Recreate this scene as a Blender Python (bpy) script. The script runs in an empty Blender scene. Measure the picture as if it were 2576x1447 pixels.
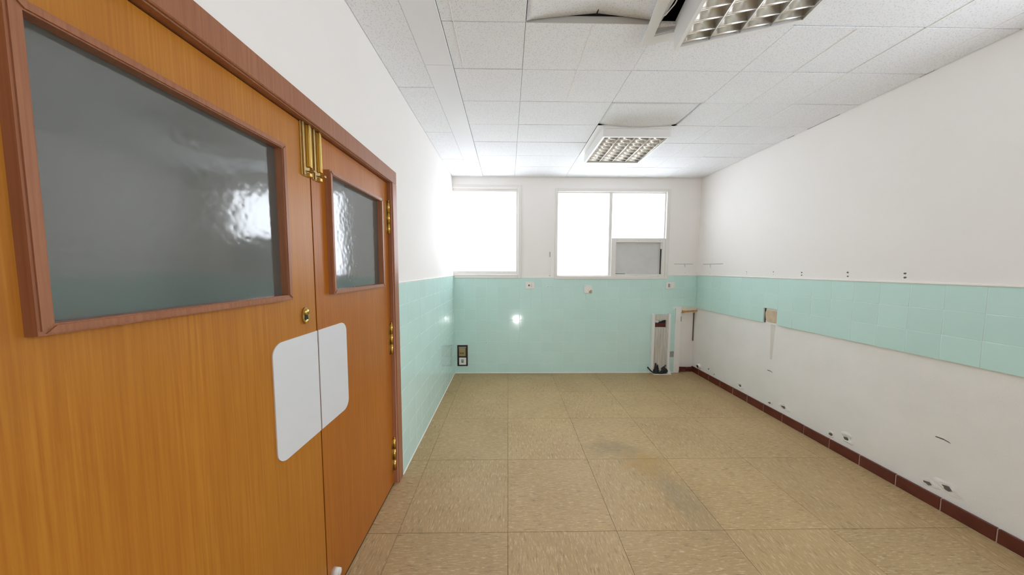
import bpy, bmesh, math, random
from mathutils import Vector, Matrix, Euler
random.seed(7)
S = bpy.context.scene
C = S.collection

# ------------------------------------------------------------------ camera
F_PX, PITCH, YAW, ROLL, CAM_Z = 723.386, 0.0662862, 0.0137663, 0.0024173, 1.4458
fw = Vector((math.sin(YAW)*math.cos(PITCH), math.cos(YAW)*math.cos(PITCH), -math.sin(PITCH)))
rt = Vector((math.cos(YAW), -math.sin(YAW), 0)); up = rt.cross(fw)
rt2 = math.cos(ROLL)*rt + math.sin(ROLL)*up; up2 = -math.sin(ROLL)*rt + math.cos(ROLL)*up
cd = bpy.data.cameras.new('camera'); cam = bpy.data.objects.new('camera', cd); C.objects.link(cam)
m = Matrix.Identity(4)
for i in range(3):
    m[i][0] = rt2[i]; m[i][1] = up2[i]; m[i][2] = -fw[i]
m[2][3] = CAM_Z
cam.matrix_world = m
cd.sensor_fit = 'HORIZONTAL'; cd.sensor_width = 36; cd.lens = 36*F_PX/2576; cd.clip_start = 0.02
S.camera = cam

# ------------------------------------------------------------------ light
SKY = 5.5
W = bpy.data.worlds.new('overcast_sky'); S.world = W; W.use_nodes = True
bg = W.node_tree.nodes['Background']; bg.inputs[0].default_value = (0.925, 0.985, 1.07, 1); bg.inputs[1].default_value = SKY
S.view_settings.view_transform = 'Standard'; S.view_settings.look = 'None'
S.view_settings.gamma = 1; S.view_settings.use_curve_mapping = False
S.view_settings.exposure = 0.26
S.cycles.sample_clamp_indirect = 6.0
S.cycles.max_bounces = 14; S.cycles.diffuse_bounces = 10; S.cycles.transparent_max_bounces = 12

def portal(name, loc, rot, sx, sy):                # helps the sampler find the sky through a window
    l = bpy.data.lights.new(name, 'AREA'); l.shape = 'RECTANGLE'; l.size = sx; l.size_y = sy
    l.cycles.is_portal = True
    o = bpy.data.objects.new(name, l); o.location = loc; o.rotation_euler = rot; C.objects.link(o)
portal('daylight_portal', (-0.31, 4.02, 1.94), (-math.pi/2, 0, 0), 0.9, 1.16)
portal('daylight_portal', (1.40, 4.02, 1.90), (-math.pi/2, 0, 0), 1.52, 1.16)
portal('daylight_portal', (2.72, 0.0, 1.96), (0, math.pi/2, 0), 1.0, 2.4)  # portal of the added side window
gl = bpy.data.lights.new('floor_work_lamp', 'SPOT'); gl.energy = 22.0; gl.shadow_soft_size = 0.035; gl.spot_size = math.radians(75); gl.spot_blend = .6
go = bpy.data.objects.new('floor_work_lamp', gl); go.location = (0.235, 0.05, 0.06); go.rotation_euler = (math.radians(97), 0, math.radians(2)); C.objects.link(go)

# ------------------------------------------------------------------ materials
def mat(name, col, rough=0.6, metal=0.0, spec=0.5, build=None):
    M = bpy.data.materials.new(name); M.use_nodes = True
    nt = M.node_tree; b = nt.nodes['Principled BSDF']
    b.inputs['Base Color'].default_value = (*col, 1); b.inputs['Roughness'].default_value = rough
    b.inputs['Metallic'].default_value = metal; b.inputs['Specular IOR Level'].default_value = spec
    if build: build(nt, b)
    return M
def N(nt, t, **kw):
    n = nt.nodes.new(t)
    for k, v in kw.items(): setattr(n, k, v)
    return n
def pos(nt, scale=(1, 1, 1), rot=(0, 0, 0), obj=False):
    g = N(nt, 'ShaderNodeTexCoord') if obj else N(nt, 'ShaderNodeNewGeometry')
    mp = N(nt, 'ShaderNodeMapping'); mp.inputs['Scale'].default_value = scale; mp.inputs['Rotation'].default_value = rot
    nt.links.new(g.outputs['Object' if obj else 'Position'], mp.inputs[0]); return mp.outputs[0]
def noise(nt, vec, scale, detail=3, rough=0.55):
    n = N(nt, 'ShaderNodeTexNoise'); n.inputs['Scale'].default_value = scale
    n.inputs['Detail'].default_value = detail; n.inputs['Roughness'].default_value = rough
    nt.links.new(vec, n.inputs['Vector']); return n.outputs['Fac']
def ramp(nt, fac, stops):
    r = N(nt, 'ShaderNodeValToRGB'); e = r.color_ramp.elements
    while len(e) < len(stops): e.new(0.5)
    for i, (p, c) in enumerate(stops):
        e[i].position = p; e[i].color = (*c, 1) if isinstance(c, tuple) else (c, c, c, 1)
    nt.links.new(fac, r.inputs[0]); return r.outputs[0]
def mix(nt, fac, a, b, mode='MIX'):
    n = N(nt, 'ShaderNodeMix', data_type='RGBA', blend_type=mode)
    for s, v in ((n.inputs[0], fac), (n.inputs[6], a), (n.inputs[7], b)):
        if hasattr(v, 'node'): nt.links.new(v, s)
        else: s.default_value = v if not isinstance(v, tuple) else (*v, 1)
    return n.outputs[2]
def bump(nt, b, h, strength=0.3, dist=0.002):
    n = N(nt, 'ShaderNodeBump'); n.inputs['Strength'].default_value = strength; n.inputs['Distance'].default_value = dist
    nt.links.new(h, n.inputs['Height']); nt.links.new(n.outputs[0], b.inputs['Normal'])
def math_n(nt, op, a, b_=None):
    n = N(nt, 'ShaderNodeMath', operation=op)
    for s, v in zip(n.inputs, (a, b_)):
        if v is None: continue
        if hasattr(v, 'node'): nt.links.new(v, s)
        else: s.default_value = v
    return n.outputs[0]
def blob(nt, x, y, rx, ry, warp=0.0):              # soft-edged stain mask on the floor plane
    p = pos(nt)
    if warp:
        n = N(nt, 'ShaderNodeTexNoise'); n.inputs['Scale'].default_value = 9; n.inputs['Detail'].default_value = 4
        nt.links.new(p, n.inputs['Vector'])
        s = N(nt, 'ShaderNodeVectorMath', operation='SCALE'); s.inputs['Scale'].default_value = warp
        sub = N(nt, 'ShaderNodeVectorMath', operation='SUBTRACT'); sub.inputs[1].default_value = (.5, .5, .5)
        nt.links.new(n.outputs['Color'], sub.inputs[0]); nt.links.new(sub.outputs[0], s.inputs[0])
        ad = N(nt, 'ShaderNodeVectorMath', operation='ADD'); nt.links.new(p, ad.inputs[0]); nt.links.new(s.outputs[0], ad.inputs[1]); p = ad.outputs[0]
    mp = N(nt, 'ShaderNodeMapping'); mp.inputs['Location'].default_value = (-x/rx, -y/ry, 0); mp.inputs['Scale'].default_value = (1/rx, 1/ry, 0)
    nt.links.new(p, mp.inputs[0])
    l = N(nt, 'ShaderNodeVectorMath', operation='LENGTH'); nt.links.new(mp.outputs[0], l.inputs[0])
    return ramp(nt, l.outputs['Value'], [(0.25, 1.0), (1.0, 0.0)])

def paint(c1, c2, sc=2.0, bs=0.15):
    def f(nt, b):
        n = noise(nt, pos(nt), sc, 5)
        nt.links.new(ramp(nt, n, [(0.3, c1), (0.75, c2)]), b.inputs['Base Color'])
        bump(nt, b, noise(nt, pos(nt), 160, 2), bs, 0.001)
    return f
M = {}
M['paint'] = mat('white_wall_paint', (.8, .78, .75), .75, build=paint((.865, .84, .815), (.885, .865, .845)))
M['plaster'] = mat('bare_white_plaster', (.76, .74, .7), .9, build=paint((.82, .805, .78), (.885, .875, .86), 3.2, .5))
M['plaster_cream'] = mat('cream_plaster', (.72, .66, .54), .9, build=paint((.68, .64, .55), (.78, .75, .67), 8, .6))
M['plaster_grey'] = mat('grey_cement', (.33, .34, .33), .9, build=paint((.28, .29, .28), (.40, .41, .40), 14, .6))
M['beige_patch'] = mat('beige_filler', (.62, .49, .33), .9, build=paint((.56, .44, .29), (.70, .58, .43), 18, .6))
M['outline'] = mat('dark_gap', (.03, .028, .025), .95)  # near-black for open gaps, also the painted shadow in the tile hole
M['hole'] = mat('screw_hole_dark', (.14, .13, .12), .9)
M['scuff'] = mat('grey_scuff', (.46, .45, .43), .9)
def f_tile(nt, b):
    n = noise(nt, pos(nt), 1.3, 2)
    oi = N(nt, 'ShaderNodeObjectInfo')
    c = ramp(nt, n, [(0.25, (.575, .81, .765)), (0.8, (.60, .825, .78))])
    v = ramp(nt, oi.outputs['Random'], [(0.0, (.965, .965, .965)), (1.0, (1, 1, 1))])
    nt.links.new(mix(nt, 1.0, c, v, 'MULTIPLY'), b.inputs['Base Color'])
    bump(nt, b, noise(nt, pos(nt), 9, 2), .05, .004)
M['tile'] = mat('mint_glazed_tile', (.4, .6, .53), .10, build=f_tile)
M['grout'] = mat('pale_grout', (.69, .85, .81), .8)
M['bead'] = mat('white_caulk', (.86, .84, .80), .6)
def f_floor(along_x):
    def f(nt, b):
        a = (1, 7, 1) if along_x else (7, 1, 1)
        v = pos(nt, a)
        base = ramp(nt, noise(nt, pos(nt), 2.2, 4), [(0.3, (.415, .285, .140)), (0.75, (.485, .345, .178))])
        stk = noise(nt, v, 22, 4, .72)
        c = mix(nt, ramp(nt, stk, [(0.53, 0.0), (0.66, .85)]), base, (.66, .52, .32))
        stk2 = noise(nt, pos(nt, tuple(k*1.3 for k in a)), 11, 4, .7)
        c = mix(nt, ramp(nt, stk2, [(0.56, 0.0), (0.68, .75)]), c, (.20, .145, .08))
        fine = noise(nt, v, 60, 2)
        c = mix(nt, ramp(nt, fine, [(0.58, 0.0), (0.75, .35)]), c, (.26, .19, .11))
        c = mix(nt, math_n(nt, 'MULTIPLY', blob(nt, 1.02, 2.03, .22, .20, .25), .55), c, (.40, .25, .08))
        c = mix(nt, math_n(nt, 'MULTIPLY', blob(nt, 0.86, 2.2, .30, .12, .3), .45), c, (.25, .20, .13))
        c = mix(nt, math_n(nt, 'MULTIPLY', blob(nt, 1.10, 1.72, .15, .30, .3), .40), c, (.26, .21, .14))
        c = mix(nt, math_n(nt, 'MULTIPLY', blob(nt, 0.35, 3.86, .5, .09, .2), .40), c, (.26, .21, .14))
        oi = N(nt, 'ShaderNodeObjectInfo')
        c = mix(nt, 1.0, c, ramp(nt, oi.outputs['Random'], [(0, (.95, .95, .95)), (1, (1.04, 1.03, 1.02))]), 'MULTIPLY')
        nt.links.new(c, b.inputs['Base Color'])
        bump(nt, b, noise(nt, pos(nt), 5, 3), .06, .004)
    return f
M['vinyl_x'] = mat('tan_vinyl_flecks_across', (.45, .33, .2), .45, spec=.25, build=f_floor(True))
M['vinyl_y'] = mat('tan_vinyl_flecks_along', (.45, .33, .2), .45, spec=.25, build=f_floor(False))
M['subfloor'] = mat('dark_floor_joint', (.13, .10, .065), .9)
def f_wood(base, dark, light):
    def f(nt, b):
        fine = noise(nt, pos(nt, (60, 60, 1.2)), 3.0, 5, .6)
        wide = noise(nt, pos(nt, (9, 9, .25)), 1.4, 3)
        c = ramp(nt, fine, [(0.28, dark), (0.55, base), (0.8, light)])
        c = mix(nt, ramp(nt, wide, [(0.35, .0), (0.75, .5)]), c, dark)
        nt.links.new(c, b.inputs['Base Color'])
        bump(nt, b, fine, .05, .001)
    return f
M['veneer'] = mat('varnished_sapele_veneer', (.5, .22, .05), .36, spec=.5, build=f_wood((.50, .195, .018), (.40, .135, .010), (.57, .24, .028)))
M['veneer_red'] = mat('redder_sapele_veneer', (.5, .2, .05), .36, spec=.5, build=f_wood((.45, .145, .012), (.35, .10, .007), (.52, .185, .022)))
M['red_wood'] = mat('reddish_varnished_wood', (.35, .13, .06), .36, spec=.45, build=f_wood((.36, .150, .075), (.28, .105, .05), (.43, .19, .10)))
M['dark_gap_wood'] = mat('dark_wood_edge', (.07, .03, .018), .7)
M['brass'] = mat('polished_brass', (.80, .55, .16), .24, 1.0)
M['brass_dull'] = mat('dull_brass', (.50, .36, .16), .42, 1.0)
M['push'] = mat('white_laminate', (.72, .735, .76), .5)
def f_glass(nt, b):
    b.inputs['IOR'].default_value = 2.35     # half-mirrored film
    v = pos(nt)
    vo = N(nt, 'ShaderNodeTexVoronoi', feature='SMOOTH_F1'); vo.inputs['Scale'].default_value = 46; nt.links.new(v, vo.inputs['Vector'])
    h = math_n(nt, 'ADD', math_n(nt, 'MULTIPLY', vo.outputs['Distance'], .5), math_n(nt, 'MULTIPLY', noise(nt, v, 14, 2), 1.0))
    bump(nt, b, h, .05, .010)
M['obscure'] = mat('reflective_textured_glass', (.085, .094, .088), .10, spec=.5, build=f_glass)
def f_ceil(dots):
    def f(nt, b):
        c = ramp(nt, noise(nt, pos(nt), 1.7, 4), [(0.3, (.84, .855, .885)), (0.75, (.87, .885, .915))])
        if dots:
            vo = N(nt, 'ShaderNodeTexVoronoi', feature='F1'); vo.inputs['Scale'].default_value = 115; nt.links.new(pos(nt), vo.inputs['Vector'])
            d = ramp(nt, vo.outputs['Distance'], [(0.20, 1.0), (0.34, 0.0)])
            c = mix(nt, math_n(nt, 'MULTIPLY', d, .42), c, (.40, .40, .40))
        nt.links.new(c, b.inputs['Base Color'])
        bump(nt, b, noise(nt, pos(nt), 120, 2), .2, .001)
    return f
M['acoustic'] = mat('perforated_white_ceiling_board', (.76, .76, .76), .85, build=f_ceil(True))
M['plain_board'] = mat('plain_white_ceiling_board', (.78, .78, .77), .8, build=f_ceil(False))
M['board_edge'] = mat('raw_board_edge', (.52, .51, .48), .9)
M['slab'] = mat('dark_concrete', (.06, .06, .055), .95)
M['metal_white'] = mat('white_enamel_metal', (.80, .80, .79), .4)
M['metal_grey'] = mat('grey_enamel_metal', (.45, .45, .45), .45)
M['alu'] = mat('satin_aluminium_louvre', (.90, .87, .82), .26, .7)
M['tube'] = mat('unlit_fluorescent_tube', (.88, .88, .86), .25)
M['win_white'] = mat('white_painted_window_wood', (.78, .76, .73), .5)
M['board_grey'] = mat('grey_blank_panel', (.62, .62, .61), .6, build=paint((.58, .585, .575), (.66, .66, .65), 6, .1))
def pane():
    Mx = bpy.data.materials.new('hazy_window_glass'); Mx.use_nodes = True; nt = Mx.node_tree; nt.nodes.clear()
    o = N(nt, 'ShaderNodeOutputMaterial'); t = N(nt, 'ShaderNodeBsdfTransparent'); tl = N(nt, 'ShaderNodeBsdfTranslucent'); g = N(nt, 'ShaderNodeBsdfGlossy')
    tl.inputs[0].default_value = (.9, .9, .9, 1); g.inputs['Roughness'].default_value = .05
    m1 = N(nt, 'ShaderNodeMixShader'); m1.inputs[0].default_value = .25; m2 = N(nt, 'ShaderNodeMixShader'); m2.inputs[0].default_value = .05
    nt.links.new(t.outputs[0], m1.inputs[1]); nt.links.new(tl.outputs[0], m1.inputs[2])
    nt.links.new(m1.outputs[0], m2.inputs[1]); nt.links.new(g.outputs[0], m2.inputs[2]); nt.links.new(m2.outputs[0], o.inputs[0])
    return Mx
M['pane'] = pane()
M['red_tile'] = mat('oxblood_glazed_skirting', (.16, .035, .018), .22, build=paint((.10, .020, .012), (.155, .034, .02), 7, .05))
M['red_grout'] = mat('pale_pink_grout', (.55, .40, .36), .9)
M['red_brick'] = mat('broken_red_clay', (.11, .022, .014), .8, build=paint((.07, .014, .010), (.16, .035, .02), 30, .5))
M['plastic'] = mat('white_socket_plastic', (.80, .78, .75), .35)
M['plastic_grey'] = mat('grey_plastic', (.32, .31, .30), .45)
M['black'] = mat('black_plastic', (.018, .022, .018), .45)
M['amber'] = mat('yellowed_plastic', (.36, .27, .12), .4)
M['trunk'] = mat('grimy_white_metal_channel', (.66, .64, .58), .6, build=lambda nt, b: nt.links.new(ramp(nt, noise(nt, pos(nt, (40, 40, 2)), 2, 4), [(.3, (.50, .48, .42)), (.7, (.72, .70, .65))]), b.inputs['Base Color']))
M['rust'] = mat('rust_stain', (.45, .32, .22), .9)
M['soot'] = mat('black_charred_cable', (.022, .024, .022), .7)
M['pine'] = mat('yellow_pine_lath', (.50, .27, .07), .6, build=paint((.40, .20, .05), (.60, .36, .12), 25, .4))

# ------------------------------------------------------------------ mesh helpers
def quad_box(bm, x0, x1, y0, y1, z0, z1):
    v = [bm.verts.new(p) for p in ((x0,y0,z0),(x1,y0,z0),(x1,y1,z0),(x0,y1,z0),(x0,y0,z1),(x1,y0,z1),(x1,y1,z1),(x0,y1,z1))]
    for f in ((0,3,2,1),(4,5,6,7),(0,1,5,4),(1,2,6,5),(2,3,7,6),(3,0,4,7)): bm.faces.new([v[i] for i in f])
    return v
def box(x0, x1, y0, y1, z0, z1, bev=0.0, seg=1, bm=None):
    b = bmesh.new(); quad_box(b, x0, x1, y0, y1, z0, z1)
    if bev: bmesh.ops.bevel(b, geom=b.edges[:], offset=bev, segments=seg, affect='EDGES', profile=.5)
    if bm is None: return b
    me = bpy.data.meshes.new('t'); b.to_mesh(me); b.free(); bm.from_mesh(me); bpy.data.meshes.remove(me); return bm
def add_cyl(bm, p0, p1, r0, r1=None, n=16, cap=True):
    p0, p1 = Vector(p0), Vector(p1); r1 = r0 if r1 is None else r1
    d = (p1-p0).normalized(); a = d.orthogonal().normalized(); c = d.cross(a)
    rings = [[bm.verts.new(p + r*(math.cos(2*math.pi*i/n)*a + math.sin(2*math.pi*i/n)*c)) for i in range(n)] for p, r in ((p0, r0), (p1, r1))]
    for i in range(n): bm.faces.new((rings[0][i], rings[0][(i+1) % n], rings[1][(i+1) % n], rings[1][i]))
    if cap: bm.faces.new(rings[0][::-1]); bm.faces.new(rings[1])
    return bm
def add_tube(bm, pts, r, n=8):
    pts = [Vector(p) for p in pts]; rings = []
    for i, p in enumerate(pts):
        d = (pts[min(i+1, len(pts)-1)] - pts[max(i-1, 0)]).normalized()
        a = d.orthogonal().normalized() if not rings else (prev - d*prev.dot(d)).normalized()
        prev = a; c = d.cross(a); rr = r[i] if isinstance(r, (list, tuple)) else r
        rings.append([bm.verts.new(p + rr*(math.cos(2*math.pi*k/n)*a + math.sin(2*math.pi*k/n)*c)) for k in range(n)])
    for A, B in zip(rings, rings[1:]):
        for k in range(n): bm.faces.new((A[k], A[(k+1) % n], B[(k+1) % n], B[k]))
    bm.faces.new(rings[0][::-1]); bm.faces.new(rings[-1]); return bm
def prism(bm, pts2, f, d0, d1):                     # outline pts2 mapped through f(u, v, d)
    A = [bm.verts.new(f(u, v, d0)) for u, v in pts2]; B = [bm.verts.new(f(u, v, d1)) for u, v in pts2]; n = len(pts2)
    bm.faces.new(A); bm.faces.new(B[::-1])
    for i in range(n): bm.faces.new((A[i], B[i], B[(i+1) % n], A[(i+1) % n]))
    return bm
def sheet_with_holes(u0, u1, v0, v1, holes, f, d0, d1):
    us = sorted({u0, u1, *[h[0] for h in holes], *[h[1] for h in holes]}); us = [u for u in us if u0 <= u <= u1]
    vs = sorted({v0, v1, *[h[2] for h in holes], *[h[3] for h in holes]}); vs = [v for v in vs if v0 <= v <= v1]
    bm = bmesh.new(); V = {}
    def vert(i, j, k):
        if (i, j, k) not in V: V[i, j, k] = bm.verts.new(f(us[i], vs[j], d1 if k else d0))
        return V[i, j, k]
    def full(i, j):
        if not (0 <= i < len(us)-1 and 0 <= j < len(vs)-1): return False
        u, v = (us[i]+us[i+1])/2, (vs[j]+vs[j+1])/2
        return not any(h[0] < u < h[1] and h[2] < v < h[3] for h in holes)
    for i in range(len(us)-1):
        for j in range(len(vs)-1):
            if not full(i, j): continue
            for k in (0, 1): bm.faces.new([vert(i,j,k), vert(i+1,j,k), vert(i+1,j+1,k), vert(i,j+1,k)])
            for (a, b, di, dj) in (((i,j),(i+1,j),0,-1),((i+1,j),(i+1,j+1),1,0),((i+1,j+1),(i,j+1),0,1),((i,j+1),(i,j),-1,0)):
                if not full(i+di, j+dj): bm.faces.new([vert(*a,0), vert(*b,0), vert(*b,1), vert(*a,1)])
    return bm
def obj(name, bm, material, parent=None, smooth=False, loc=None):
    bmesh.ops.recalc_face_normals(bm, faces=bm.faces[:])
    me = bpy.data.meshes.new(name)
    if parent is not None and loc is None and not parent.get('local'):
        bmesh.ops.translate(bm, verts=bm.verts[:], vec=-world_loc(parent))
    bm.to_mesh(me); bm.free(); me.materials.append(M[material] if isinstance(material, str) else material)
    if smooth:
        for p in me.polygons: p.use_smooth = True
    o = bpy.data.objects.new(name, me); C.objects.link(o); o.parent = parent
    if loc is not None: o.location = loc
    return o
def world_loc(o):
    v = Vector((0, 0, 0))
    while o is not None: v += o.location; o = o.parent
    return v
def tag(o, label, cat, group=None, kind=None):
    o['label'] = label; o['category'] = cat
    if group: o['group'] = group
    if kind: o['kind'] = kind
    return o
def thing(name, label, cat, loc=(0, 0, 0), group=None, kind=None):
    o = bpy.data.objects.new(name, None); C.objects.link(o); o.location = loc; o.empty_display_size = .1
    return tag(o, label, cat, group, kind)
XZ = lambda u, v, d: (u, d, v)       # back wall: u = x, v = z, depth = y
YZ = lambda u, v, d: (d, u, v)       # side walls: u = y, v = z, depth = x
XY = lambda u, v, d: (u, v, d)

# ------------------------------------------------------------------ room shell
LX, RX, BY, RY, CZ = -0.74, 2.61, 3.90, -1.3, 2.655
TOP = 2.95
DO0, DO1, DOT = 0.325, 1.862, 1.987                 # door opening in the left wall
floor = tag(obj('floor', box(-2.2, 2.8, -1.55, 4.12, -.15, -.003), 'subfloor'), 'tan fleck-patterned vinyl tile floor of the empty room', 'floor', kind='structure')
W1 = (-0.739, .135, 1.365, 2.505); W2 = (.655, 2.148, 1.335, 2.478); REC = (2.385, 2.62, -.003, .85)
back = tag(obj('wall_back', sheet_with_holes(-2.2, 2.8, -.003, TOP, [W1, W2, REC], XZ, BY, 4.10), 'paint'), 'far wall with two windows above mint green tiles', 'wall', kind='structure')
left = tag(obj('wall_left', sheet_with_holes(RY, BY, -.003, TOP, [(DO0, DO1, -.003, DOT)], YZ, LX, -.90), 'paint'), 'white left wall with the wooden double door and mint tiles', 'wall', kind='structure')
SW = (-1.2, 1.2, 1.46, 2.46)  # opening for an added, unseen window that brightens the near room
right = tag(obj('wall_right', sheet_with_holes(RY, 4.10, -.003, TOP, [SW], YZ, RX, 2.78), 'plaster'), 'white right wall with a mint tile band and bare plaster below', 'wall', kind='structure')
rear = tag(obj('wall_rear', box(-2.2, 2.8, -1.5, RY, -.003, TOP), 'paint'), 'plain white wall behind the viewer', 'wall', kind='structure')
w3 = tag(obj('window_3', sheet_with_holes(SW[0]-.02, SW[1]+.02, SW[2]-.02, SW[3]+.02, [(SW[0]+.04, -.02, SW[2]+.04, SW[3]-.04), (.02, SW[1]-.04, SW[2]+.04, SW[3]-.04)], YZ, 2.63, 2.70), 'win_white'), 'two-part window high in the right wall beside the viewer', 'window', kind='structure')
for a, b_ in ((SW[0]+.04, -.02), (.02, SW[1]-.04)): obj('pane', box(2.66, 2.664, a, b_, SW[2]+.04, SW[3]-.04), 'pane', w3)
b = box(-2.2, -2.05, -1.5, 4.1, -.003, TOP); box(-2.05, -.90, 3.0, 3.1, -.003, TOP, bm=b); box(-2.05, -.90, -.6, -.5, -.003, TOP, bm=b)
tag(obj('wall_corridor', b, 'paint'), 'dim corridor wall behind the glazed double door', 'wall', kind='structure')
ceil = tag(obj('ceiling', box(-2.2, 2.8, -1.5, 4.12, TOP, 3.08), 'slab'), 'suspended ceiling of white perforated boards', 'ceiling', kind='structure')

# recess where tiles are gone, bottom right corner of the back wall
obj('recess_back', box(2.37, 2.78, 3.97, 4.05, -.003, .87), 'plaster', back)
obj('bare_strip', box(2.306, 2.386, BY-.004, BY+.01, .03, .926), 'plaster', back)
obj('bare_lintel', box(2.386, 2.605, BY-.004, BY+.01, .85, .926), 'plaster_cream', back)

# plaster layers of the right wall
obj('upper_plaster', sheet_with_holes(RY, BY, 1.355, TOP, [SW], YZ, 2.594, RX+.002), 'paint', right)
HY0, HY1, HZ0, HZ1 = 2.712, 2.862, .905, 1.055
obj('mortar_bed', sheet_with_holes(RY, BY, .905, 1.355, [(HY0+.001, HY1-.001, HZ0-.01, HZ1)], YZ, 2.5929, RX+.002), 'grout', right)

# ------------------------------------------------------------------ glazed wall tiles
def tile_mesh(name, w, h, t, f, bev=.0014):
    bm = bmesh.new()
    V = [[bm.verts.new(f(su*(w/2-i), sv*(h/2-i), d)) for su, sv in ((-1,-1),(1,-1),(1,1),(-1,1))] for i, d in ((0, 0), (0, -(t-bev)), (bev*.4, -(t-bev*.3)), (bev*1.3, -t))]
    for A, B in zip(V, V[1:]):
        for k in range(4): bm.faces.new((A[k], A[(k+1) % 4], B[(k+1) % 4], B[k]))
    bm.faces.new(V[-1]); bmesh.ops.recalc_face_normals(bm, faces=bm.faces[:])
    me = bpy.data.meshes.new(name); bm.to_mesh(me); bm.free(); me.materials.append(M['tile'])
    for p in me.polygons[:-1]: p.use_smooth = True
    return me
cache = {}
def put_tile(parent, u0, u1, v0, v1, f, d, tilt=.0016, sgn=1):
    g = .0009; w, h = round(u1-u0-2*g, 4), round(v1-v0-2*g, 4)
    if w < .012 or h < .012: return
    key = (w, h, f is XZ, sgn)
    ff = (lambda u, v, dd: f(u, v, dd*sgn))
    if key not in cache: cache[key] = tile_mesh('wall_tile', w, h, .008, ff)
    o = bpy.data.objects.new('wall_tile', cache[key]); C.objects.link(o); o.parent = parent
    o.location = f((u0+u1)/2, (v0+v1)/2, d)
    a, c = random.gauss(0, tilt), random.gauss(0, tilt)
    o.rotation_euler = (a, 0, c) if f is XZ else (0, a, c)
ZR = [0.0] + [-.007+.15*k for k in range(1, 10)]
obj('grout_bed', sheet_with_holes(LX, 2.60, 0, 1.343, [(2.306, 2.7, -.1, .926), (-.8, .175, 1.318, 1.5), (.63, 2.175, 1.31, 1.5), (.1, .7, 1.316, 1.5)], XZ, BY-.0071, BY+.002), 'grout', back)
for k in range(23):
    x0, x1 = LX-.001+.15*k, min(LX-.001+.15*(k+1), 2.592)
    for r in range(9):
        z0, z1 = ZR[r], ZR[r+1]; a0, a1 = x0, x1
        if r == 8: z1 = 1.316 if (x0+x1)/2 < 2.17 else 1.352
        if z1 < .93 and x1 > 2.306:
            if x0 > 2.305: continue
            a1 = 2.306
        elif z0 < .926 and x0 > 2.25: z0 = .926
        put_tile(back, a0, a1, z0, z1, XZ, BY)
obj('grout_bed', sheet_with_holes(1.925, BY, 0, 1.343, [], YZ, LX-.002, LX+.0071), 'grout', left)
for k in range(14):
    y1 = BY-.008-.15*k; y0 = max(y1-.15, 1.928)
    for r in range(9): put_tile(left, y0, y1, ZR[r], ZR[r+1], YZ, LX, sgn=-1)
for k in range(40):
    y1 = HY1+.15*7-.15*k; y0 = max(y1-.15, RY); y1 = min(y1, BY-.008)
    if y1 < RY+.02: break
    for r in range(3):
        if r == 0 and abs(y0-HY0) < .02: continue
        put_tile(right, y0, y1, .905+.15*r, 1.055+.15*r, YZ, 2.60)
obj('caulk_bead', box(LX, LX+.010, 1.925, BY, 1.343, 1.352, .002), 'bead', left)
obj('caulk_bead', box(2.586, 2.60, RY, BY, 1.355, 1.366, .002), 'bead', right)
obj('caulk_bead', box(.178, .626, BY-.010, BY, 1.316, 1.326, .002), 'bead', back)
obj('caulk_bead', box(2.178, 2.59, BY-.010, BY, 1.352, 1.361, .002), 'bead', back)
obj('floor_bead', box(LX+.008, 2.30, BY-.013, BY-.004, -.002, .010, .002), 'bead', back)
obj('floor_bead', box(LX+.004, LX+.012, 1.93, BY, -.002, .009, .002), 'bead', left)

# missing tile: recessed beige filler
hp = bmesh.new()
pts = []
for i in range(22):
    t = 2*math.pi*i/22; ry = .066*(1+.08*math.sin(3*t+1)); rz = .062*(1+.07*math.cos(2*t))
    pts.append((2.782+.0+ry*max(-1, min(1, 1.25*math.cos(t))), .978+rz*max(-1, min(1, 1.2*math.sin(t)))))
prism(hp, pts, YZ, 2.606, 2.612)
obj('filler_patch', hp, 'beige_patch', right)
obj('hole_shadow_gap', box(2.6085, 2.612, HY1-.013, HY1-.001, HZ0+.002, HZ1-.002), 'outline', right)  # dark strip painting the shadow along the hole's far edge

# ------------------------------------------------------------------ floor tiles
def floor_tile(u0, u1, v0, v1, m_):
    bm = bmesh.new(); g, t = .0009, .0045
    V = [[bm.verts.new(p) for p in ((u0+g+i, v0+g+i, z), (u1-g-i, v0+g+i, z), (u1-g-i, v1-g-i, z), (u0+g+i, v1-g-i, z))] for i, z in ((0, -.0029), (0, -.0006), (.0007, 0))]
    for A, B in zip(V, V[1:]):
        for k in range(4): bm.faces.new((A[k], A[(k+1) % 4], B[(k+1) % 4], B[k]))
    bm.faces.new(V[-1]); obj('floor_tile', bm, m_, floor)
for i in range(-2, 5):
    for j in range(-5, 5):
        x0, x1 = max(.0014+.6*i, -.765), min(.0014+.6*(i+1), 2.612)
        y0, y1 = max(1.487+.6*j, RY), min(1.487+.6*(j+1), 3.97 if x0 > 2.3 else BY)
        if x1-x0 < .02 or y1-y0 < .02: continue
        floor_tile(x0, x1, y0, y1, 'vinyl_x' if (i+j) % 2 == 0 else 'vinyl_y')

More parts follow.
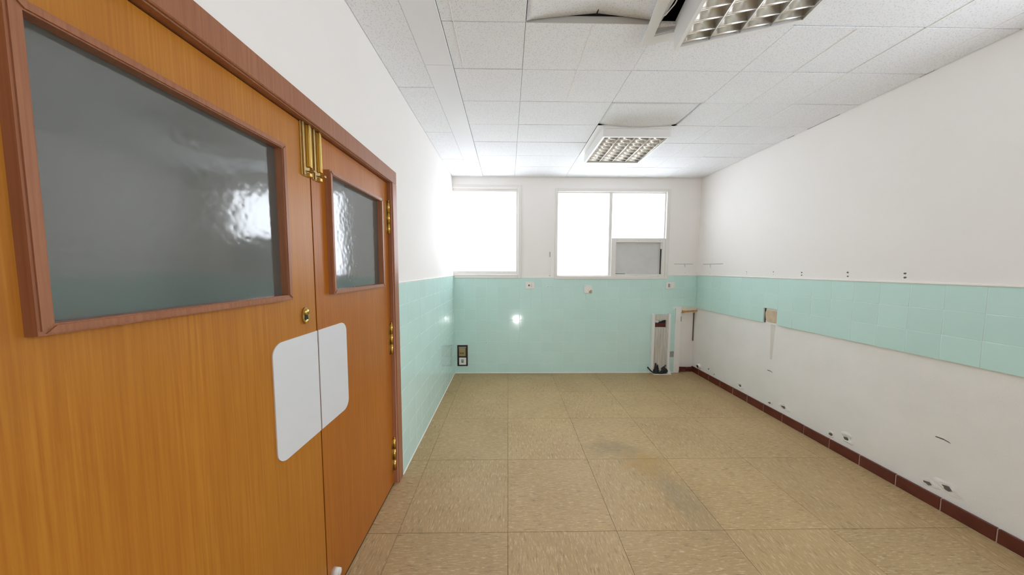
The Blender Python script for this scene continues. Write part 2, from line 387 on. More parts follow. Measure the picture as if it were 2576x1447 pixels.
# ------------------------------------------------------------------ ceiling boards
def panel_mesh(w, l, m_, t=.016, seam=False):
    bm = bmesh.new(); q = .0016
    V = [[bm.verts.new(p) for p in ((-w/2+i, -l/2+i, z), (w/2-i, -l/2+i, z), (w/2-i, l/2-i, z), (-w/2+i, l/2-i, z))] for i, z in ((0, t), (0, q), (q, 0))]
    for A, B in zip(V, V[1:]):
        for k in range(4): bm.faces.new((A[k], A[(k+1) % 4], B[(k+1) % 4], B[k]))
    bm.faces.new(V[0]); bm.faces.new(V[-1])
    return bm
pcache = {}
def ceiling_board(name, x0, x1, y0, y1, m_, gap=.0018, dz=None, tilt=.0015):
    w, l = round(x1-x0-1.1*gap, 4), round(y1-y0-2.4*gap, 4)
    if w < .02 or l < .02: return None
    key = (w, l, m_)
    if key not in pcache:
        bm = panel_mesh(w, l, m_); bmesh.ops.recalc_face_normals(bm, faces=bm.faces[:])
        me = bpy.data.meshes.new(name); bm.to_mesh(me); bm.free(); me.materials.append(M[m_]); pcache[key] = me
    o = bpy.data.objects.new(name, pcache[key]); C.objects.link(o); o.parent = ceil
    o.location = ((x0+x1)/2, (y0+y1)/2, CZ + (random.uniform(-.001, .0015) if dz is None else dz))
    o.rotation_euler = (random.gauss(0, tilt), random.gauss(0, tilt*.6), 0)
    return o
bays = [-.33, .085, .755, 1.425, 2.095, 2.589]
rows = [1.498+.3355*k for k in range(-9, 7)] + [3.897]
rows[0] = RY+.002
for i in range(5):
    for j in range(len(rows)-1):
        y0, y1 = rows[j], rows[j+1]; ym = (y0+y1)/2
        if i == 2 and (2.5 < ym < 3.18 or .82 < ym < 1.5): continue          # luminaires
        if i == 1 and 1.16 < ym < 1.5: continue                                  # buckled board
        if i == 2 and 2.16 < ym < 2.51: continue                                 # sagging board
        ceiling_board('ceiling_board', bays[i], bays[i+1], y0, y1, 'acoustic')
ys = [2.017+.635*k for k in range(-5, 4)]; ys[0] = RY+.002
ys = [y for y in ys if y < 3.85] + [3.897]
for y0, y1 in zip(ys, ys[1:]): ceiling_board('ceiling_board', LX+.001, -.497, y0, y1, 'acoustic', dz=-.002)
for y0, y1 in ((RY+.002, -.6), (-.6, 1.8), (1.8, 3.897)): ceiling_board('ceiling_strip', -.497, -.332, y0, y1, 'plain_board', gap=.0008, dz=-.0035, tilt=0)
for k, x in enumerate((-.27, .42, 1.76, 2.095, 2.43)):                          # pale caulked score lines across the boards
    obj('score_line', box(x-.0016, x+.0016, 1.51 if x < 2 and x > 0 else RY, 1.80 if x < 0 else (2.16 if x < 1 else 3.88), CZ-.0022, CZ+.002), 'bead', ceil)
def curved_board(x0, x1, y0, y1, zf, nx=24, ny=12, t=.018):
    bm = bmesh.new()
    A = [[bm.verts.new((x0+(x1-x0)*i/nx, y0+(y1-y0)*j/ny, CZ+zf(i/nx, j/ny))) for j in range(ny+1)] for i in range(nx+1)]
    B = [[bm.verts.new(A[i][j].co+Vector((0, 0, t))) for j in range(ny+1)] for i in range(nx+1)]
    for i in range(nx):
        for j in range(ny):
            bm.faces.new((A[i][j], A[i][j+1], A[i+1][j+1], A[i+1][j])); bm.faces.new((B[i][j], B[i+1][j], B[i+1][j+1], B[i][j+1]))
    for i in range(nx):
        for j in (0, ny): bm.faces.new((A[i][j], A[i+1][j], B[i+1][j], B[i][j]))
    for j in range(ny):
        for i in (0, nx): bm.faces.new((A[i][j], A[i][j+1], B[i][j+1], B[i][j]))
    return bm
def arch(u, v):
    tri = max(0, 1-abs(u-.52)/.52)
    return .040*(tri**.8)*(v**1.6) + .002
o = obj('buckled_board', curved_board(.088, .752, 1.165, 1.492, arch), 'acoustic', ceil, True); o['label'] = 'cracked board bowed upward along its far edge'
cr = bmesh.new(); cx = .088+.664*.52
prism(cr, [(cx-.001, 1.455), (cx+.0012, 1.452), (cx+.0035, 1.493), (cx-.0035, 1.493)], XY, CZ+.035, CZ+.0445)
obj('crack', cr, 'outline', ceil)
obj('board_edge', box(.09, .75, 1.4995, 1.503, CZ+.001, CZ+.034), 'board_edge', ceil)
obj('dark_void', box(.30, .56, 1.5032, 1.505, CZ+.030, CZ+.075), 'outline', ceil)
def sag(u, v):
    s = max(0, (v-.45)/.55)
    return -.020*(s**1.8)*(math.sin(math.pi*u)**.6 if 0 < u < 1 else 0) + .004 + .010*(1-math.sin(math.pi*u))*v + .012*max(0, u-.45)*max(0, 1-v*2)
o = obj('sagging_board', curved_board(.758, 1.422, 2.175, 2.500, sag), 'acoustic', ceil, True); o['label'] = 'board sagging against the far luminaire'
for y0, y1 in ((2.30, 2.54), (2.66, 2.72), (1.80, 1.86)):
    obj('open_edge_gap', box(2.586, 2.5945, y0, y1, CZ-.003, CZ+.003), 'board_edge', ceil)

# ------------------------------------------------------------------ windows
def pane_of(parent, x0, x1, z0, z1, y): obj('pane', box(x0, x1, y, y+.004, z0, z1), 'pane', parent)
w1 = thing('window_1', 'left window with white frame running into the corner', 'window', (-.31, BY, 1.31), kind='structure')
b = sheet_with_holes(LX+.001, .150, 1.345, 2.520, [(LX-.01, .108, 1.407, 2.469)], XZ, 3.915, 3.985); obj('frame', b, 'win_white', w1)
obj('casing', box(.132, .176, BY-.016, BY+.02, 1.312, 2.55, .004), 'win_white', w1)
obj('casing', box(LX+.001, .132, BY-.016, BY+.02, 2.508, 2.55, .004), 'win_white', w1)
obj('sill', box(LX+.010, .132, BY-.016, BY+.02, 1.312, 1.366, .004), 'win_white', w1)
pane_of(w1, LX+.001, .11, 1.405, 2.471, 3.945)
w2 = thing('window_2', 'right window with white frame, two bright panes and a blanked lower light', 'window', (1.40, BY, 1.30), kind='structure')
obj('frame', sheet_with_holes(.655, 2.148, 1.335, 2.478, [(.672, 1.362, 1.357, 2.455), (1.402, 2.112, 1.86, 2.455), (1.46, 2.085, 1.372, 1.80)], XZ, 3.912, 3.985), 'win_white', w2)
obj('casing', box(.628, .662, BY-.016, BY+.02, 1.302, 2.511, .004), 'win_white', w2)
obj('casing', box(2.128, 2.175, BY-.016, BY+.02, 1.302, 2.511, .004), 'win_white', w2)
obj('casing', box(.662, 2.128, BY-.016, BY+.02, 2.468, 2.511, .004), 'win_white', w2)
obj('sill', box(.662, 2.128, BY-.018, BY+.02, 1.302, 1.346, .004), 'win_white', w2)
pane_of(w2, .67, 1.364, 1.355, 2.457, 3.945); pane_of(w2, 1.40, 2.114, 1.858, 2.457, 3.945)
bp = obj('blank_panel', box(1.44, 2.10, 3.928, 3.944, 1.36, 1.815), 'board_grey', w2)
obj('lower_light_frame', sheet_with_holes(1.393, 2.126, 1.330, 1.852, [(1.455, 2.087, 1.370, 1.802)], XZ, BY-.014, BY+.028), 'win_white', w2)
obj('latch_block', box(2.066, 2.09, BY-.006, BY+.028, 1.715, 1.803), 'win_white', w2)
obj('panel_gap', box(2.080, 2.0868, BY+.012, BY+.029, 1.372, 1.716), 'outline', w2)
obj('panel_gap', box(1.457, 1.60, BY+.020, BY+.0295, 1.371, 1.378), 'outline', w2)
for x, z in ((1.47, 1.35), (1.74, 1.35), (2.04, 1.35), (1.47, 1.828), (1.76, 1.828), (2.05, 1.828)):
    obj('frame_screw', add_cyl(bmesh.new(), (x, BY-.0155, z), (x, BY-.012, z), .005, n=8), 'scuff', w2)

# ------------------------------------------------------------------ double door in the left wall
CF, LF = -.729, -.765                                # casing face and leaf face (x)
tr = thing('trim_1', 'reddish wooden casing around the double door', 'door casing', (LX, DO1, 0), kind='structure')
obj('head', box(LX-.002, CF, DO0-.065, 1.927, DOT, 2.066, .003), 'red_wood', tr)
obj('jamb_casing', box(LX-.002, CF, DO1, 1.927, 0, DOT, .003), 'red_wood', tr)
obj('jamb_casing', box(LX-.002, CF, DO0-.065, DO0, 0, DOT, .003), 'red_wood', tr)
obj('jamb_lining', box(-.90, LX-.001, DO1-.001, DO1+.02, 0, DOT+.01), 'red_wood', tr)
obj('jamb_lining', box(-.90, LX-.001, DO0-.02, DO0+.001, 0, DOT+.01), 'red_wood', tr)
obj('head_lining', box(-.90, LX-.001, DO0, DO1, DOT-.002, DOT+.02), 'red_wood', tr)
obj('stop', box(-.855, -.818, DO1-.02, DO1, 0, DOT), 'dark_gap_wood', tr)
obj('stop', box(-.855, -.818, DO0, DO1, DOT-.022, DOT-.002), 'dark_gap_wood', tr)
GAP = 1.148
obj('meeting_stop', box(-.835, -.8155, GAP-.03, GAP+.03, 0, DOT-.024), 'dark_gap_wood', tr)  # dark strip added behind the leaves to paint the gap's shade
def leaf(name, label, y0, y1, win, hinge_y, side):
    d = thing(name, label, 'door', (LF, (y0+y1)/2, .004), kind='structure')
    a, c, z0, z1 = win                                # outer moulding rectangle
    mo = .018; ia, ic, iz0, iz1 = a+mo, c-mo, z0+mo, z1-mo
    obj('door_leaf', sheet_with_holes(y0, y1, .006, DOT-.006, [(ia-.004, ic+.004, iz0-.004, iz1+.004)], YZ, -.815, LF), 'veneer' if side < 0 else 'veneer_red', d)
    def bar(pts, nm='glazing_bead'):
        bm = bmesh.new(); prism(bm, pts, YZ, -.800, -.7405)
        bmesh.ops.recalc_face_normals(bm, faces=bm.faces[:])
        ed = [e for e in bm.edges if all(abs(v.co.x+.7405) < 1e-5 for v in e.verts)]
        bmesh.ops.bevel(bm, geom=ed, offset=.003, segments=2, affect='EDGES')
        obj(nm, bm, 'red_wood', d)
    bar([(a, z0), (c, z0), (ic, iz0), (ia, iz0)]); bar([(a, z1), (ia, iz1), (ic, iz1), (c, z1)])
    bar([(a, z0), (ia, iz0), (ia, iz1), (a, z1)]); bar([(c, z0), (c, z1), (ic, iz1), (ic, iz0)])
    g = obj('glass', box(-.773, -.768, ia-.002, ic+.002, iz0-.002, iz1+.002), 'obscure', d); g['label'] = 'grey textured glass'
    # push plate half: rounded only on the outer side
    pz0, pz1, r = .785, 1.196, .042
    po, pi = (.925, GAP-.0038) if side < 0 else (1.349, GAP+.0038)
    s = 1 if side < 0 else -1
    pts = [(pi, pz0), (pi, pz1)]
    for k in range(9): t = math.pi/2*k/8; pts.append((po+s*(r-r*math.sin(t)), pz1-r+r*math.cos(t)))
    for k in range(9): t = math.pi/2*k/8; pts.append((po+s*(r-r*math.cos(t)), pz0+r-r*math.sin(t)))
    p = obj('push_plate', prism(bmesh.new(), pts, YZ, LF-.001, LF+.0035), 'push', d); p['label'] = 'white plastic push plate'
    # surface bolt
    b0, b1 = (1.098, 1.142) if side < 0 else (1.158, 1.203)
    bo = obj('surface_bolt', box(LF, LF+.004, b0, b1, 1.790, 1.985, .0012), 'brass_dull', d); bo['label'] = 'brass surface bolt'
    obj('bolt_rail', box(LF+.003, LF+.011, b0+.004, b0+.011, 1.792, 1.984, .001), 'brass_dull', bo)
    obj('bolt_rod', box(LF+.003, LF+.017, b1-.016, b1-.002, 1.826, 1.9855, .004, 2), 'brass', bo)
    obj('bolt_keeper', box(LF+.003, LF+.015, b1-.015, b1-.003, 1.791, 1.806, .002), 'brass', bo)
    k = bmesh.new(); add_cyl(k, (LF+.006, b1-.009, 1.812), (LF+.022, b1-.009, 1.812), .0035, n=10); add_cyl(k, (LF+.022, b1-.009, 1.812), (LF+.030, b1-.009, 1.812), .0062, .005, n=12)
    obj('bolt_knob', k, 'brass_dull', bo, True)
    for z0_, z1_ in ((1.662, 1.865), (.885, 1.088), (.095, .315)):
        b = bmesh.new(); zz = [z0_+(z1_-z0_)*q/3 for q in range(4)]
        for q in range(3): add_cyl(b, (LF+.009, hinge_y, zz[q]+.001), (LF+.009, hinge_y, zz[q+1]-.001), .0085, n=14)
        add_cyl(b, (LF+.009, hinge_y, zz[3]), (LF+.009, hinge_y, zz[3]+.008), .005, .003, n=10)
        h = obj('hinge', b, 'brass', d, True); obj('hinge_leaf', box(LF-.0005, LF+.002, hinge_y-.030 if side > 0 else hinge_y, hinge_y if side > 0 else hinge_y+.03, z0_+.004, z1_-.004), 'brass_dull', h)
    return d
d1 = leaf('door_1', 'nearer wooden door leaf with a large grey glass pane and keyhole', DO0+.004, GAP-.0035, (.459, 1.0, 1.336, 1.857), DO0+.002, -1)
d2 = leaf('door_2', 'further wooden door leaf, hinged beside the mint tiles', GAP+.0035, DO1-.004, (1.236, 1.742, 1.334, 1.855), DO1-.006, 1)
# keyhole escutcheon
pts = [(1.083+.0175*math.cos(t)*(1 if True else 1), 1.267+.0315*math.sin(t)) for t in [2*math.pi*k/28 for k in range(28)]]
esc = obj('escutcheon', prism(bmesh.new(), pts, YZ, LF-.001, LF+.006), 'brass_dull', d1); esc['label'] = 'oval brass keyhole plate'
b = bmesh.new(); add_cyl(b, (LF+.005, 1.083, 1.280), (LF+.012, 1.083, 1.280), .0125, .010, n=16); obj('cylinder_collar', b, 'brass', esc, True)
b = bmesh.new(); prism(b, [(1.074, 1.252), (1.092, 1.252), (1.090, 1.278), (1.0785, 1.278)], YZ, LF+.0055, LF+.0075); obj('keyhole', b, 'outline', esc)
b = bmesh.new(); add_cyl(b, (LF+.005, 1.083, 1.2455), (LF+.010, 1.083, 1.2455), .0095, .007, n=14); obj('screw_head', b, 'brass', esc, True)
b = bmesh.new(); add_cyl(b, (LF, 1.185, .112), (LF+.028, 1.185, .112), .021, .018, n=20); add_cyl(b, (LF+.028, 1.185, .112), (LF+.032, 1.185, .112), .012, .010, n=16)
ds = obj('door_stop', b, 'plastic', d2, True); ds['label'] = 'cream round door stop near the floor'

# ------------------------------------------------------------------ ceiling luminaires
def luminaire(name, label, trim, loc, rot):
    t = thing(name, label, 'ceiling light', loc, 'recessed louvre luminaires'); t['local'] = 1; t.rotation_mode = 'XYZ'
    L, Wd, H = .62, .58, .085
    (tx0, tx1, ty0, ty1), (hx0, hx1, hy0, hy1) = trim
    obj('trim_frame', sheet_with_holes(tx0, tx1, ty0, ty1, [(hx0, hx1, hy0, hy1)], XY, -.006, 0.0), 'metal_white', t)
    b = bmesh.new()
    e = .012
    for x0, x1, y0, y1 in ((0, e, -L, 0), (Wd-e, Wd, -L, 0), (e, Wd-e, -L, -L+e), (e, Wd-e, -e, 0)): box(x0, x1, y0, y1, -H, .03, bm=b)
    obj('housing', b, 'metal_white', t)
    obj('rim', sheet_with_holes(-.001, Wd+.001, -L-.001, .001, [(.018, Wd-.018, -L+.018, -.018)], XY, -H-.004, -H), 'metal_white', t)
    obj('reflector', box(e, Wd-e, -L+e, -e, .012, .030), 'metal_white', t)
    x0, x1, y0, y1 = .018, Wd-.018, -L+.018, -.018
    nC, nR = 4, 9; cw = (x1-x0)/nC; rl = (y1-y0)/nR
    for k in range(nC):
        xc = x0+cw*(k+.5); tb = obj('tube', add_cyl(bmesh.new(), (xc, -L+.03, -.006), (xc, -.03, -.006), .0125, n=14), 'tube', t, True)
    def wedge(n=7, top=.022, bot=.0028, h0=-H+.002, h1=-.028):
        return [(bot+(top-bot)*(q/n)**2.2, h0+(h1-h0)*q/n) for q in range(n+1)]
    prof = wedge()
    for k in range(nC+1):                              # long blades
        xc = x0+cw*k; sl = -1 if k == 0 else 1
        pr = [(xc-a, z) for a, z in prof] + [(xc+a, z) for a, z in reversed(prof)]
        pr = [(min(max(px, x0), x1), z) for px, z in pr]
        ob = obj('long_blade', prism(bmesh.new(), pr, lambda u, v, d: (u, d, v), y0, y1), 'alu', t, False)
        for p in ob.data.polygons: p.use_smooth = len(p.vertices) == 4
    pr2 = wedge(7, .031, .0016, -H+.006, -.022)
    bm = bmesh.new(); prism(bm, [(-a, z) for a, z in pr2] + [(a, z) for a, z in reversed(pr2)], lambda u, v, d: (d, u, v), -cw/2+.002, cw/2-.002)
    bmesh.ops.recalc_face_normals(bm, faces=bm.faces[:])
    me = bpy.data.meshes.new('cross_blade'); bm.to_mesh(me); bm.free(); me.materials.append(M['alu'])
    for p in me.polygons: p.use_smooth = len(p.vertices) == 4
    for k in range(nC):
        for r in range(0, nR+1):
            o = bpy.data.objects.new('cross_blade', me); C.objects.link(o); o.parent = t; o.location = (x0+cw*(k+.5), min(max(y0+rl*r, y0+.012), y1-.012), 0)
    t.rotation_euler = rot
    return t
luminaire('ceiling_light', 'square louvred ceiling light hanging straight in front of the windows', ((-.050, .617, -.628, .045), (.006, .574, -.614, -.006)), (.806, 3.130, CZ-.001), (0, 0, 0))
yaw, pit, rol = -0.16278, 0.00254, -0.12083
Rm = Matrix.Rotation(yaw, 3, 'Z') @ Matrix.Rotation(pit, 3, 'X') @ Matrix.Rotation(rol, 3, 'Y')
lum = luminaire('ceiling_light', 'skewed louvred ceiling light hanging half out of its dark opening, nearest the viewer', ((-.147, .60, -.66, .042), (-.096, .574, -.607, -.013)), (.8384, 1.5371, 2.646), Rm.to_euler('XYZ'))
lp = [(-.070, -.05, .05), (-.072, -.11, .015), (-.055, -.17, .008), (-.035, -.23, .03), (-.04, -.32, .07)]
obj('loose_wire', add_tube(bmesh.new(), lp, .0028), 'plastic', lum, True)
b = bmesh.new(); box(-.092, -.004, -.030, -.020, -.001, .02, bm=b); obj('mounting_bar', b, 'metal_grey', lum)

# ------------------------------------------------------------------ skirting on the right wall
sk = tag(obj('baseboard_right', box(2.5962, RX+.001, RY, 3.955, -.002, .0745), 'red_grout'), 'oxblood red tile skirting along the right wall', 'baseboard', kind='structure')
y = 3.95; edges = [3.95] + [3.8-.2*k for k in range(0, 26)] + [RY]
sm = {}
for a, c in zip(edges, edges[1:]):
    l = round(a-c-.0045, 4)
    if l < .02: continue
    if l not in sm:
        bm = box(-.0075, .0075, -l/2, l/2, 0, .078, .003, 2); me = bpy.data.meshes.new('skirting_tile'); bmesh.ops.recalc_face_normals(bm, faces=bm.faces[:]); bm.to_mesh(me); bm.free(); me.materials.append(M['red_tile']); sm[l] = me
    o = bpy.data.objects.new('skirting_tile', sm[l]); C.objects.link(o); o.parent = sk
    o.location = (2.6005+random.uniform(-.0008, .0008), (a+c)/2, 0)
    o.rotation_euler = (0, 0, random.gauss(0, .003))
for x0, x1, h, yy in ((2.335, 2.40, .050, 3.906), (2.402, 2.50, .062, 3.925), (2.495, 2.60, .055, 3.935)):
    b = box(x0, x1, yy, yy+.03, 0, h, .004); 
    for v in b.verts: v.co += Vector((random.uniform(-.006, .006), random.uniform(-.004, .004), random.uniform(-.010, .008) if v.co.z > .03 else 0))
    obj('broken_tile', b, 'red_brick', sk)

# ------------------------------------------------------------------ sockets and fittings on the back wall
TF = BY-.008                                          # tile face
def plate(name, label, x0, x1, z0, z1, t=.009):
    th_ = thing(name, label, 'socket', ((x0+x1)/2, TF, (z0+z1)/2)); obj('cover_plate', box(x0, x1, TF-t, TF+.001, z0, z1, .003, 2), 'plastic', th_); return th_
s = plate('wall_socket', 'white double socket plate with one dark cut-out under the left window', .234, .357, 1.170, 1.266)
obj('open_module', box(.274, .294, TF-.0105, TF-.006, 1.212, 1.226), 'outline', s)
obj('module', box(.306, .326, TF-.0115, TF-.006, 1.205, 1.236, .001), 'plastic', s); obj('module_slot', box(.309, .323, TF-.0122, TF-.009, 1.206, 1.212), 'plastic_grey', s)
obj('module_slot', box(.273, .295, TF-.0108, TF-.006, 1.200, 1.204), 'plastic_grey', s)
obj('plate_screw', add_cyl(bmesh.new(), (.316, TF-.0125, 1.227), (.316, TF-.008, 1.227), .004, n=10), 'plastic_grey', s)
s = plate('junction_cover', 'square white cover with a rust stain below the middle of the right window', 1.034, 1.142, 1.112, 1.222)
pts = [(1.10, 1.113), (1.140, 1.113), (1.141, 1.15), (1.128, 1.158), (1.112, 1.150), (1.098, 1.135)]
obj('rust_stain', prism(bmesh.new(), pts, XZ, TF-.0094, TF-.008), 'rust', s)
for x, z in ((1.047, 1.208), (1.090, 1.150)): obj('plate_screw', add_cyl(bmesh.new(), (x, TF-.0105, z), (x, TF-.008, z), .004, n=10), 'plastic_grey', s)
s = plate('light_switch', 'white double switch plate with one dark rocker beside the right corner', 2.152, 2.275, 1.173, 1.264)
obj('rocker', box(2.182, 2.207, TF-.0125, TF-.006, 1.194, 1.242, .002), 'plastic_grey', s); obj('rocker', box(2.220, 2.245, TF-.012, TF-.006, 1.194, 1.242, .002), 'plastic', s)
s = thing('floor_socket_box', 'tall black-framed socket box low in the left tiled corner', 'socket', (-.622, TF, .25))
obj('frame', sheet_with_holes(-.693, -.551, .105, .396, [(-.674, -.570, .116, .226), (-.676, -.568, .236, .375)], XZ, TF-.012, TF+.001), 'black', s)
obj('back_box', box(-.685, -.559, TF-.002, TF+.001, .110, .390), 'black', s)
u = obj('upper_module', box(-.672, -.580, TF-.008, TF, .240, .352, .003), 'amber', s)
for k in range(3): obj('pin_hole', box(-.656+.019*k, -.647+.019*k, TF-.0088, TF-.006, .272, .292), 'outline', u)
obj('flap', box(-.674, -.572, TF-.010, TF-.001, .354, .373, .002), 'plastic_grey', s)
u = obj('lower_module', box(-.671, -.573, TF-.010, TF, .119, .223, .004), 'plastic', s)
obj('socket_face', box(-.645, -.605, TF-.0108, TF-.006, .150, .200, .002), 'plastic_grey', u); obj('pin_hole', add_cyl(bmesh.new(), (-.624, TF-.0115, .160), (-.624, TF-.008, .160), .007, n=10), 'outline', u)
obj('mortar_ring', sheet_with_holes(-.700, -.544, .100, .404, [(-.692, -.552, .106, .395)], XZ, TF-.002, TF+.001), 'bead', s)
# screw holes left in the tiles and plaster
def holes(parent, pts, f, d, r=.006, sgn=-1):
    for p in pts:
        (u, v), rr = p[:2], .8*(p[2] if len(p) > 2 else r)
        o = obj('screw_hole', prism(bmesh.new(), [(u+rr*math.cos(t)*random.uniform(.8, 1.2), v+rr*math.sin(t)*random.uniform(.7, 1.1)) for t in [2*math.pi*k/9 for k in range(9)]], f, d, d+sgn*.0012), 'hole', parent)
holes(back, [(.546, 1.196), (.573, 1.196, .003), (.595, 1.196, .0045), (-.30, .427, .006), (.148, .43, .004), (2.408, 1.488, .005), (2.409, 1.472, .005), (2.41, 1.389, .004)], XZ, TF+.0002 if False else BY-.0078, .005)
holes(right, [(3.095, 1.414, .006), (3.093, 1.392, .004), (2.78, 1.418, .006), (2.778, 1.395, .003), (2.509, 1.416, .0075), (2.508, 1.392, .0075), (2.164, 1.421, .0085), (2.162, 1.392, .008), (1.846, 1.419, .009), (1.844, 1.393, .009), (3.663, 1.467, .005), (3.663, 1.386, .004)], YZ, 2.5945)
obj('rail_scar', box(2.262, 2.523, BY-.0015, BY+.001, 1.507, 1.514), 'scuff', back); obj('rail_scar', box(2.404, 2.411, BY-.0012, BY+.001, 1.49, 1.51), 'scuff', back)
obj('rail_scar', box(2.5925, 2.5945, 3.447, 3.803, 1.503, 1.511), 'scuff', right); obj('rail_scar', box(2.5928, 2.5945, 3.66, 3.667, 1.475, 1.505), 'scuff', right)
ch = thing('bracket_strip', 'narrow painted vertical strip left of the right window', 'wall bracket', (.575, BY, 1.33))
obj('strip', box(.578, .628, BY-.006, BY+.001, 1.328, 1.665, .002), 'paint', ch); obj('slot', box(.556, .572, BY-.0015, BY+.001, 1.60, 1.67), 'scuff', ch); obj('edge', box(.552, .577, BY-.003, BY+.001, 1.33, 1.60, .001), 'plaster', ch)
obj('slot_screw', add_cyl(bmesh.new(), (.566, BY-.004, 1.35), (.566, BY, 1.35), .005, n=10), 'hole', ch)
gp = bmesh.new(); prism(gp, [(2.203, .222), (2.300, .222), (2.303, .300), (2.285, .307), (2.262, .299), (2.236, .306), (2.203, .307)], XZ, TF-.0015, TF+.001)
tag(obj('cement_patch', gp, 'plaster_grey'), 'small grey cement patch between trunking and stripped corner', 'wall patch')
# torn-open trunking
tk = thing('cable_trunking', 'torn white metal cable trunking standing against the mint tiles', 'cable trunking', (2.095, TF, 0))
Y0 = TF-.045
obj('back_channel', sheet_with_holes(1.995, 2.195, .0, .822, [(2.009, 2.165, .645, .748)], XZ, Y0+.012, TF), 'trunk', tk)
obj('side_flange', box(1.968, 1.998, Y0, TF, .01, .832, .003), 'metal_white', tk); obj('side_flange', box(2.190, 2.221, Y0, TF, .01, .832, .003), 'metal_white', tk)
for k in range(5): obj('rib', box(2.016+.036*k, 2.026+.036*k, Y0+.003, Y0+.014, .06 if k % 2 else .10, .640, .002), 'trunk', tk)
for k in range(4): obj('rib', box(2.02+.044*k, 2.030+.044*k, Y0+.003, Y0+.014, .752, .820, .002), 'trunk', tk)
b = box(2.012, 2.165, TF-.010, TF-.002, .648, .702); obj('broken_lining', b, 'red_brick', tk)
b = bmesh.new(); prism(b, [(2.012, .700), (2.165, .690), (2.165, .747), (2.125, .735), (2.09, .720), (2.065, .735), (2.012, .747)], XZ, TF-.009, TF-.002); obj('dark_cavity', b, 'outline', tk)
b = bmesh.new(); prism(b, [(2.010, .745), (2.055, .742), (2.075, .722), (2.062, .708), (2.030, .708), (2.012, .722)], XZ, TF-.012, TF-.003); obj('torn_flap', b, 'metal_white', tk)
for nm, pp, rr in (('cable_end', [(2.06, Y0-.004, .005), (2.00, Y0-.02, .022), (1.95, Y0-.03, .055), (1.905, Y0-.03, .105)], .010),
                   ('cable_end', [(2.10, Y0-.004, .01), (2.13, Y0-.008, .07), (2.165, Y0-.012, .13)], [.016, .011, .006]),
                   ('cable_end', [(2.04, Y0, .005), (2.035, Y0+.002, .08), (2.03, Y0+.004, .15)], [.022, .020, .010]),
                   ('cable_end', [(2.06, Y0, .005), (2.062, Y0+.002, .08), (2.06, Y0+.002, .13)], [.016, .014, .006])):
    obj(nm, add_tube(bmesh.new(), pp, rr), 'soot', tk, True)
def lump(c, r, n=2, amp=.25, flat=1.0):
    bm = bmesh.new(); bmesh.ops.create_icosphere(bm, subdivisions=n, radius=1)
    for v in bm.verts:
        k = 1+random.uniform(-amp, amp); v.co = Vector((c[0]+v.co.x*r[0]*k, c[1]+v.co.y*r[1]*k, max(c[2]+v.co.z*r[2]*k, .001)))
    return bm
obj('charred_debris', lump((2.10, Y0-.004, .012), (.085, .022, .024)), 'soot', tk); obj('charred_debris', lump((2.155, Y0+.004, .04), (.045, .018, .055)), 'soot', tk); obj('charred_debris', lump((2.04, Y0+.004, .03), (.045, .018, .035)), 'soot', tk)
b = box(1.99, 2.235, Y0-.035, Y0+.01, .0, .008, .002); obj('foot_plate', b, 'plastic', tk)
b = bmesh.new(); prism(b, [(2.195, .0), (2.245, .0), (2.232, .05), (2.205, .075)], XZ, Y0-.006, Y0+.004); obj('torn_foot', b, 'metal_white', tk)
# lath over the recess
la = thing('wooden_lath', 'short yellow wooden lath above the stripped corner recess', 'wood lath', (2.5, BY, .84))
b = bmesh.new(); prism(b, [(2.392, .845), (2.405, .838), (2.45, .848), (2.60, .858), (2.603, .882), (2.45, .872), (2.408, .874), (2.395, .880)], XZ, BY-.012, BY+.03); obj('split_plank', b, 'pine', la)
b = bmesh.new(); prism(b, [(2.404, .853), (2.44, .857), (2.437, .864), (2.406, .866)], XZ, BY-.0135, BY-.011); obj('split', b, 'rust', la)
obj('corner_crack', box(2.600, 2.6095, 3.955, 3.969, .435, .83), 'hole', back)  # dark line down the inner corner of the recess
obj('edge_crack', box(2.300, 2.3065, BY-.0075, BY-.003, .70, .90), 'hole', back); obj('edge_crack', box(2.383, 2.3895, BY-.0055, BY+.004, .72, .79), 'hole', back)
# pipe stub in the corner
ps = thing('pipe_stub', 'white pipe stub with a black mouth low in the right corner', 'pipe', (RX, 3.80, .10))
b = bmesh.new(); add_cyl(b, (RX+.002, 3.80, .128), (RX-.030, 3.80, .122), .034, .030, n=20); obj('collar', b, 'plaster', ps, True)
b = bmesh.new(); add_cyl(b, (RX-.026, 3.80, .123), (RX-.0325, 3.80, .1215), .019, n=18); obj('mouth', b, 'outline', ps)
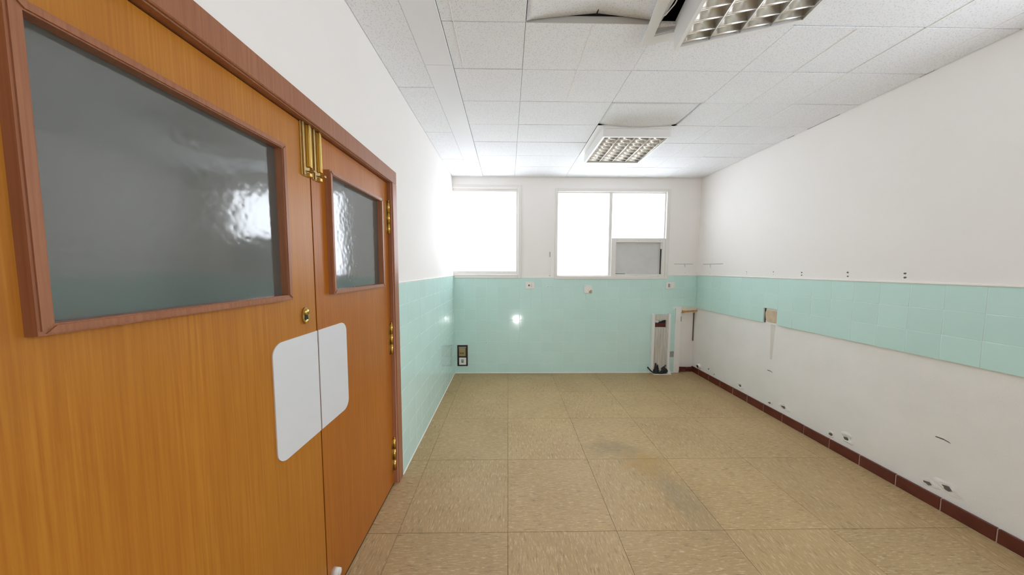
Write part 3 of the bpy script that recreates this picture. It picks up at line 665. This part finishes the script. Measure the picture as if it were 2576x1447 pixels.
# broken plaster craters near the skirting
def crater(y, z, r, hole, seed):
    rnd = random.Random(seed); bm = bmesh.new(); n = 18
    prof = [(1.7, .0), (1.3, .0012), (.98, .0055), (.72, .003), (.45, .0008)]
    rings = []
    ph = [rnd.uniform(0, 6.28) for _ in range(3)]
    for s_, h in prof:
        rings.append([bm.verts.new((RX+.0005-h*(1+.7*math.sin(2*t+ph[0])) * (r/.03), y+r*s_*math.cos(t)*(1+.30*math.sin(2*t+ph[1])+.14*math.sin(5*t+ph[2])), max(.082, z+r*s_*.8*math.sin(t)*(1+.2*math.sin(3*t+ph[2]))))) for t in [2*math.pi*k/n for k in range(n)]])
    for A, B in zip(rings, rings[1:]):
        for k in range(n): bm.faces.new((A[k], A[(k+1) % n], B[(k+1) % n], B[k]))
    bm.faces.new(rings[-1])
    o = obj('plaster_crater', bm, 'plaster', right, True)
    hm = bmesh.new(); prism(hm, [(y+hole*r*(.9*math.cos(t)+.35)*(1+.3*math.sin(2*t+ph[1])), z-.15*r+hole*r*.55*math.sin(t)*(1+.3*math.cos(3*t))) for t in [2*math.pi*k/12 for k in range(12)]], YZ, RX-.0045, RX+.001)
    obj('crater_mouth', hm, 'hole', o)
for k, (y_, z_, r_, h_) in enumerate(((3.62, .150, .024, .55), (3.52, .120, .022, .4), (3.11, .142, .030, .6), (2.745, .118, .022, .65), (2.60, .146, .033, .6), (2.20, .118, .022, .8), (2.095, .147, .034, .6), (1.662, .125, .024, .7), (1.585, .155, .036, .65))):
    crater(y_, z_, r_, h_, k)
for y_, z_, l_ in ((2.767, .427, .03), (1.625, .424, .032)):
    b = bmesh.new(); prism(b, [(y_-l_, z_-.004), (y_-l_*.2, z_+.003), (y_+l_, z_+.002), (y_+l_*.9, z_+.008), (y_, z_+.010), (y_-l_*.7, z_+.004)], YZ, RX-.0012, RX+.001); obj('scratch', b, 'hole', right)
st = bmesh.new(); prism(st, [(2.755, .55), (2.775, .55), (2.79, .90), (2.74, .90), (2.745, .80)], YZ, RX-.0008, RX+.001); obj('damp_streak', st, mat('faint_brown_streak', (.715, .68, .63), .9), right)
